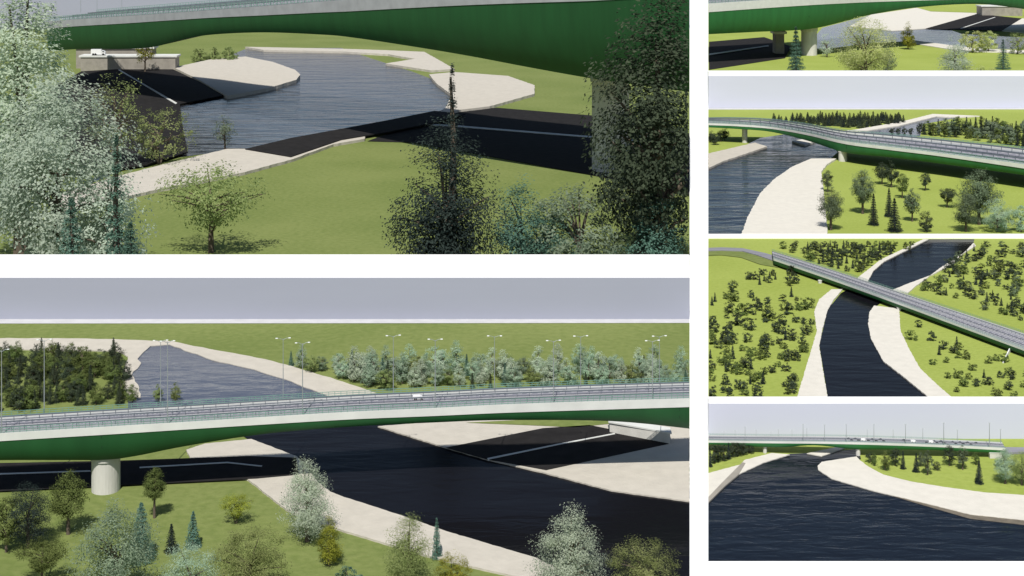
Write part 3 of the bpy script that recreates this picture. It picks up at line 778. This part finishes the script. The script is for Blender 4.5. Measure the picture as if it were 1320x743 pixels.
# --- lower left view, trees in front of the bridge
tree(36, 706, 622, 56, 'column', 'slate', 'narrow blue-black tree at the near side of the green bridge', 'X', c0=.08, seed=41)
tree(88, 689, 606, 56, 'egg', 'mid', 'round-headed green tree on a thin trunk left of the bridge pier', 'L', c0=.28, seed=42, sparse=.8)
tree(54, 752, 697, 74, 'umbrella', 'mid', 'small dark broad tree with bent branches below the narrow blue-black tree', 'L', c0=.3, seed=43, sparse=.7)
tree(8, 712, 642, 36, 'round', 'mid', 'small green tree cut by the edge of the view, below the bridge end', 'M', c0=.15, seed=44)
tree(182, 722, 645, 46, leaf='teal', label='teal conifer close behind the large grey-green tree', tier='L', seed=45, **CON)
tree(150, 782, 643, 116, 'egg', 'grey', 'large grey-green tree in the corner below the bridge pier', 'X', c0=.06, seed=46, sparse=.85)
tree(199, 668, 602, 31, 'egg', 'mid', 'slim olive-green tree on a bare thin trunk in front of the black shadow', 'L', c0=.35, seed=47)
tree(221, 712, 674, 22, leaf='slate', label='little dark conifer standing left of the little teal conifer', tier='M', seed=48, **CON)
tree(249, 706, 657, 27, leaf='teal', label='little teal conifer on open lawn between dark conifer and round bush', tier='M', seed=49, **CON)
tree(304, 675, 638, 48, 'umbrella', 'olive', 'small yellowish round bush with several stems on the open lawn', 'L', 'shrub', 'shrub', .22, 50, .55, 4)
tree(322, 775, 680, 104, 'round', 'apple', 'broad pale yellow-green tree below the round bush', 'X', c0=.05, seed=51, sparse=.8)
tree(246, 785, 700, 96, 'dome', 'sage', 'broad pale sage bush between the large grey-green tree and the broad yellow-green tree', 'X', c0=.04, seed=52, sparse=.8)
tree(396, 698, 585, 72, 'poplar', 'mint', 'tall pale mint poplar on the sand bank edge below the middle of the bridge', 'X', 'poplar_tree', 'tree', .1, 53, .8)
tree(424, 729, 664, 34, 'poplar', 'olive', 'narrow yellow-olive tree right beside the tall pale mint poplar', 'L', c0=.08, seed=54)
tree(527, 766, 661, 66, 'egg', 'apple', 'pale green tree on the sand bank beside a teal conifer', 'X', c0=.08, seed=55, sparse=.75)
tree(563, 720, 666, 18, leaf='teal', label='thin teal conifer on the sand bank beside the pale green tree', tier='M', seed=56, **CON)
tree(582, 758, 712, 62, 'dome', 'olive', 'yellow flowering shrub on the sand bank edge', 'L', 'shrub', 'shrub', .03, 57, .7)
tree(735, 772, 650, 104, 'poplar', 'mint', 'large pale mint poplar standing before the black water', 'X', 'poplar_tree', 'tree', .08, 58, .85)
tree(828, 780, 696, 98, 'round', 'apple', 'round pale yellow-green tree in the corner by the black water and dividing wall', 'X', c0=.06, seed=59, sparse=.8, hi=R_)
tree(450, 762, 730, 46, 'dome', 'teal', 'low teal shrub on the lawn below the yellow-olive tree', 'M', 'shrub', 'shrub', .03, 60)

def inside(x, y, poly):
    c = False; j = len(poly) - 1
    for i in range(len(poly)):
        if (poly[i][1] > y) != (poly[j][1] > y) and x < (poly[j][0] - poly[i][0]) * (y - poly[i][1]) / (poly[j][1] - poly[i][1]) + poly[i][0]: c = not c
        j = i
    return c

def scatter(n, poly, gap, seed, avoid=()):
    r = random.Random(seed); out = []; tries = 0
    xs = [p[0] for p in poly]; ys = [p[1] for p in poly]
    while len(out) < n and tries < n * 120:
        tries += 1
        x, y = r.uniform(min(xs), max(xs)), r.uniform(min(ys), max(ys))
        if not inside(x, y, poly): continue
        if any(inside(x, y, a) for a in avoid): continue
        if any((x - a) ** 2 + (2 * (y - b)) ** 2 < gap * gap for a, b in out): continue
        out.append((x, y))
    return sorted(out, key=lambda p: p[1])

# wood on the left beyond the bridge
r = random.Random(21)
for x, y in scatter(88, [(-10, 462), (60, 461), (150, 464), (165, 478), (162, 505), (172, 520), (-10, 534)], 7, 31):
    con = r.random() < .3
    hgt = r.uniform(20, 31)
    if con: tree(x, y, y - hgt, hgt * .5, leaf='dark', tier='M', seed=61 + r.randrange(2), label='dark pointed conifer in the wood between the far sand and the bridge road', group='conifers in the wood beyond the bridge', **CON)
    else: tree(x, y, y - hgt, hgt * r.uniform(.75, 1.0), r.choice(['egg', 'round']), r.choice(['mid', 'mid', 'dark']), 'mid green broad tree in the wood between the far sand and the bridge road', 'M', c0=.08, seed=63 + r.randrange(3), group='broad trees in the wood beyond the bridge')
# pale row on the right beyond the bridge
for x, y in scatter(92, [(372, 472), (450, 476), (520, 480), (889, 478), (889, 500), (640, 503), (480, 503), (430, 490), (372, 478)], 9, 33):
    far = (x - 372) / 516
    kind = r.random()
    hgt = r.uniform(32, 50) * (.72 if x < 440 else 1.0) * (1 - .22 * far)
    if kind < .42: tree(x, y, y - hgt, hgt * .62, 'poplar', r.choice(['mint', 'mint', 'sage']), 'pale silvery poplar in the row of trees beyond the bridge road', 'M', 'poplar_tree', 'tree', .08, 70 + r.randrange(3), group='pale poplars beyond the bridge', hi=R_, sparse=.8)
    elif kind < .78: tree(x, y, y - hgt * .72, hgt * .75, 'round', r.choice(['apple', 'sage', 'sage', 'grey']), 'low pale green round tree in the row beyond the bridge road', 'M', c0=.08, seed=73 + r.randrange(3), group='round trees beyond the bridge', hi=R_)
    else: tree(x, y, y - hgt * .7, hgt * .3, leaf=r.choice(['teal', 'dark']), tier='M', seed=76, label='small dark conifer among the pale trees beyond the bridge road', group='conifers beyond the bridge', hi=R_, **CON)
tree(204, 520, 494, 14, 'egg', 'apple', 'small yellow-green tree before the far blue water, just behind the bridge railing', 'M', c0=.1, seed=64)
tree(226, 519, 493, 16, 'egg', 'apple', 'second small yellow-green tree before the far blue water, beside the twin lamp posts', 'M', c0=.1, seed=65)

# --- uppermost right view
tree(1026, 98, 32, 28, leaf='teal', label='teal conifer in front of the bridge pier in the uppermost view', tier='L', seed=81, **CON)
tree(1116, 105, 22, 84, 'round', 'yellow', 'large pale yellow tree in the middle of the uppermost view', 'X', c0=.06, seed=82, sparse=.8)
tree(1170.5, 64, 28, 20, 'poplar', 'olive', 'narrow yellow-olive tree beside the large pale yellow tree', 'M', c0=.1, seed=83)
tree(1231, 103, 38, 44, 'poplar', 'mint', 'pale mint tree beside the yellow flowering shrubs in the uppermost view', 'L', c0=.06, seed=84, sparse=.6)
tree(1254, 68, 38, 36, 'round', 'yellow', 'pale yellow shrub behind the pale mint tree', 'M', 'shrub', 'shrub', .05, 85)
tree(1274, 67, 40, 34, 'round', 'yellow', 'pale yellow shrub left of the small teal conifer, nearer the black shadow', 'M', 'shrub', 'shrub', .05, 86)
tree(1293, 90, 49, 24, leaf='teal', label='small teal conifer before the thin pale shore of the uppermost view', tier='L', seed=87, sparse=.6, **CON)
tree(1312, 70, 42, 30, 'round', 'apple', 'dusty green bush behind the small teal conifer', 'M', 'shrub', 'shrub', .05, 88, .5)
tree(1066, 74, 43, 22, 'round', 'mint', 'thin white-leaved shrub right of the round bridge pier', 'M', 'shrub', 'shrub', .08, 89, .35)
tree(1144, 96, 60, 26, 'egg', 'grey', 'grey-green tree at the side of the large pale yellow tree', 'M', c0=.08, seed=90, sparse=.5)
for i, x in enumerate((1236, 1250, 1264, 1277)):
    tree(x, 99, 84 + (i % 2) * 3, 18, 'dome', 'yellow', f"{['first', 'second', 'third', 'last'][i]} of the low yellow flowering shrubs along the bottom of the uppermost view", 'M', 'shrub', 'shrub', .03, 91, .7)

# --- view of the curving bridge
T4 = [(1071, 297, 238, 34, 'egg', 'moss', 'grey-green tree on a thin trunk at the corner of the sand bank'), (1067, 248, 218, 16, 'egg', 'moss', 'small grey tree behind the corner tree of the sand bank'),
      (1112, 276, 216, 32, 'egg', 'moss', 'tall grey-green tree beside the dark narrow conifer on the meadow'), (1137, 238, 208, 22, 'egg', 'dark', 'left tree of the close pair under the bridge shadow'),
      (1149, 242, 207, 20, 'egg', 'dark', 'right tree of the close pair under the bridge shadow'), (1163, 256, 222, 19, 'egg', 'mid', 'small round tree right of the close pair'),
      (1176, 286, 242, 24, 'egg', 'moss', 'leaning grey tree behind the very dark conifer'), (1193, 246, 222, 15, 'round', 'dark', 'small dark tree alone just below the bridge shadow'),
      (1194, 302, 271, 20, 'round', 'dark', 'small dark round tree on a short trunk near the low white wall'), (1221, 268, 242, 26, 'umbrella', 'dark', 'flat-topped dark tree in the middle of the meadow'),
      (1262, 290, 216, 54, 'egg', 'moss', 'largest tree of the meadow, broad and grey-green beside the bridge'), (1245, 299, 250, 36, 'round', 'moss', 'grey-green tree in front of the largest meadow tree'),
      (1286, 316, 257, 50, 'round', 'sage', 'pale blue-green tree near the low white wall'), (1316, 310, 262, 24, 'egg', 'sage', 'pale tree cut by the edge of the meadow view')]
for i, (x, b, t_, wd, sh, lf, lab) in enumerate(T4):
    tree(x, b, t_, wd, sh, lf, lab, 'L' if wd > 30 else 'M', c0=.22 if b < 302 else .04, seed=100 + i % 4, sparse=1, lo=Q_, near=495)
for x, b, t_, wd, lf, lab in ((1126, 291, 248, 17, 'slate', 'dark narrow conifer standing before the tall grey-green tree'), (1146, 280, 241, 15, 'slate', 'dark conifer in the middle of the meadow cluster'),
                              (1153, 308, 254, 24, 'slate', 'very dark conifer near the low white wall')):
    tree(x, b, t_, wd, leaf=lf, label=lab, tier='L', seed=104, near=495, **CON)
for x, b in ((916, 184), (922, 187), (929, 183), (934, 181)):
    tree(x, b, b - 17, 13, 'egg', 'dark', 'small dark tree on the grass at the far left end of the curving bridge', 'M', c0=.1, seed=105, lo=Q_, group='dark trees at the end of the curving bridge')
for x, y in scatter(115, [(995, 156), (1060, 153), (1160, 154), (1166, 160), (1110, 166), (1000, 160)], 3.2, 41):
    tree(x, y, y - r.uniform(8, 12), 9, leaf=r.choice(['dark', 'slate', 'dark']), tier='S', seed=106 + r.randrange(3), label='tiny dark conifer in the long plantation behind the curving bridge', group='long plantation behind the curving bridge', **CON)
for x, y in scatter(75, [(1183, 172), (1200, 168), (1240, 166), (1325, 168), (1325, 192), (1270, 183), (1220, 178), (1186, 174)], 5.0, 43):
    con = r.random() < .4; hgt = r.uniform(14, 20)
    if con: tree(x, y, y - hgt, 8, leaf=r.choice(['dark', 'slate']), tier='S', seed=106 + r.randrange(3), label='dark conifer in the wood beside the pale far water', group='conifers beside the pale far water', **CON)
    else: tree(x, y, y - hgt, 12, 'egg', r.choice(['dark', 'dark', 'mid', 'grey'] if x < 1270 else ['mid', 'grey', 'grey']), 'rounded tree in the wood beside the pale far water', 'S', c0=.08, seed=109 + r.randrange(3), group='rounded trees beside the pale far water')
for x in (1150, 1158, 1166, 1174):
    tree(x, 174, 163, 8, 'egg', 'dark', 'small dark tree between the bridge railing and the far blue water', 'S', c0=.05, seed=110, group='dark trees before the far blue water')

# --- aerial view
def small_wood(n, poly, gap, seed, where, hr, cols, con_share, avoid=()):
    for x, y in scatter(n, poly, gap, seed, avoid):
        hgt = r.uniform(*hr)
        if y - hgt < 309.5: hgt = y - 309.5
        if hgt < 4: continue
        if r.random() < con_share:
            tree(x, y, y - hgt, hgt * .5, leaf='slate', tier='S', seed=106 + r.randrange(3), label=f'tiny dark conifer {where}', group=f'conifers {where}', lo=Q_, **CON)
        else:
            tree(x, y, y - hgt * .9, hgt * r.uniform(.9, 1.35), r.choice(['round', 'egg']), r.choice(cols), f'tiny dark round tree {where}', 'S', 'round_tree', 'tree', .05, 109 + r.randrange(4), fluff=1.2, group=f'round trees {where}', lo=Q_)
road5 = [(985, 325), (1330, 425), (1330, 475), (1275, 452), (990, 350)]
small_wood(112, [(914, 385), (945, 376), (990, 384), (1010, 350), (1020, 352), (1035, 372), (1046, 400), (1046, 430), (1020, 514), (914, 520)], 7.4, 51, 'in the wooded meadow left of the black river', (7, 19), ['dark', 'dark', 'mid'], .12)
small_wood(9, [(958, 360), (992, 352), (1005, 362), (985, 368), (958, 366)], 7, 52, 'in the short row near the bridge start', (9, 12), ['dark'], .3)
small_wood(78, [(1000, 318), (1010, 316), (1180, 316), (1165, 325), (1130, 336), (1108, 353), (1060, 345), (1030, 330)], 5.6, 53, 'in the dense wood above the aerial bridge', (9, 13), ['dark', 'dark', 'mid'], .22)
small_wood(104, [(1262, 318), (1330, 318), (1330, 418), (1290, 408), (1240, 392), (1185, 374), (1215, 350), (1240, 333)], 6.0, 54, 'in the wood right of the upper black river', (7, 16), ['dark', 'dark', 'mid', 'moss'], .14)
small_wood(34, [(1166, 424), (1180, 416), (1270, 458), (1330, 470), (1330, 514), (1240, 512), (1200, 478), (1176, 445)], 10, 55, 'on the lawn right of the wide sand bank', (9, 15), ['mid', 'dark', 'mid'], .15)

# the white stair at the road end of the aerial view
a, b = at(1293, 467, .3), at(1304, 449.5, .3)
mb = MB(); d_ = (b - a); nrm = Vector((-d_.y, d_.x, 0)).normalized() * .11
mb.hexa([a - nrm - Vector((0, 0, .28)), a + nrm - Vector((0, 0, .28)), b + nrm - Vector((0, 0, .28)), b - nrm - Vector((0, 0, .28))], [a - nrm, a + nrm, b + nrm + Vector((0, 0, 1.0)), b - nrm + Vector((0, 0, 1.0))])
tag(mb.build('ramp', M['line']), 'narrow white ramp leading down from the road end of the aerial bridge', 'ramp')

# --- wide water view
for i, (x, b, hgt, con) in enumerate([(915, 602, 28, 1), (921, 598, 27, 0), (926, 596, 25, 0), (933, 595, 24, 0), (939, 592, 22, 1), (945, 590, 21, 0), (951, 589, 20, 0), (958, 587, 17, 0), (966, 585, 14, 0)]):
    if con: tree(x, b, b - hgt, 9, leaf='slate', tier='M', seed=120, label='dark pointed conifer in the clump left of the wide water', group='conifers left of the wide water', lo=Q_, **CON)
    else: tree(x, b, b - hgt, 13, 'egg', 'dark', 'dark rounded tree in the clump left of the wide water', 'M', c0=.08, seed=121, group='rounded trees left of the wide water', lo=Q_)
T6 = [(1122, 597, 583, 14, 'round', 'dark', 'low dark round bush nearest the green river pier'), (1127, 601, 584, 9, 'egg', 'mid', 'small green tree on the grass right of the low dark bush'), (1141, 607, 582, 15, 'egg', 'mid', 'green tree on a thin trunk before the middle of the flat bridge'),
      (1154, 601, 576, 17, 'egg', 'dark', 'tall dark tree rising over the flat bridge edge'), (1187, 602, 583, 12, 'egg', 'moss', 'grey-green tree behind the pair of dark conifers'), (1196, 613, 580, 17, 'egg', 'moss', 'grey-green tree on a thin trunk right of the dark conifers'),
      (1208, 607, 595, 12, 'round', 'dark', 'low dark bush on the grass between two grey-green trees'), (1224, 601, 572, 18, 'egg', 'dark', 'tall dark tree standing against the white bridge edge'), (1241, 606, 574, 16, 'egg', 'moss', 'tall slim grey tree next to the tall dark tree'),
      (1258, 600, 583, 12, 'egg', 'mid', 'small green tree behind the large dark conifer'), (1296, 624, 578, 30, 'egg', 'sage', 'large pale green tree at the bridge end'), (1317, 626, 582, 30, 'round', 'apple', 'pale green tree at the edge beyond the bridge end'), (1287, 602, 590, 12, 'round', 'sage', 'pale bush beside the bridge abutment')]
for i, (x, b, t_, wd, sh, lf, lab) in enumerate(T6):
    tree(x, b, t_, wd, sh, lf, lab, 'L' if wd > 28 else 'M', c0=.15, seed=123 + i % 4, sparse=.85)
for x, b, t_, wd, lab in ((1164, 605, 580, 9, 'left one of the two dark conifers on the grass bank'), (1181, 609, 583, 11, 'right one of the two dark conifers on the grass bank'), (1262, 624, 592, 14, 'large dark conifer nearest the white sand, before the bridge end')):
    tree(x, b, t_, wd, leaf='slate', label=lab, tier='M', seed=127, **CON)
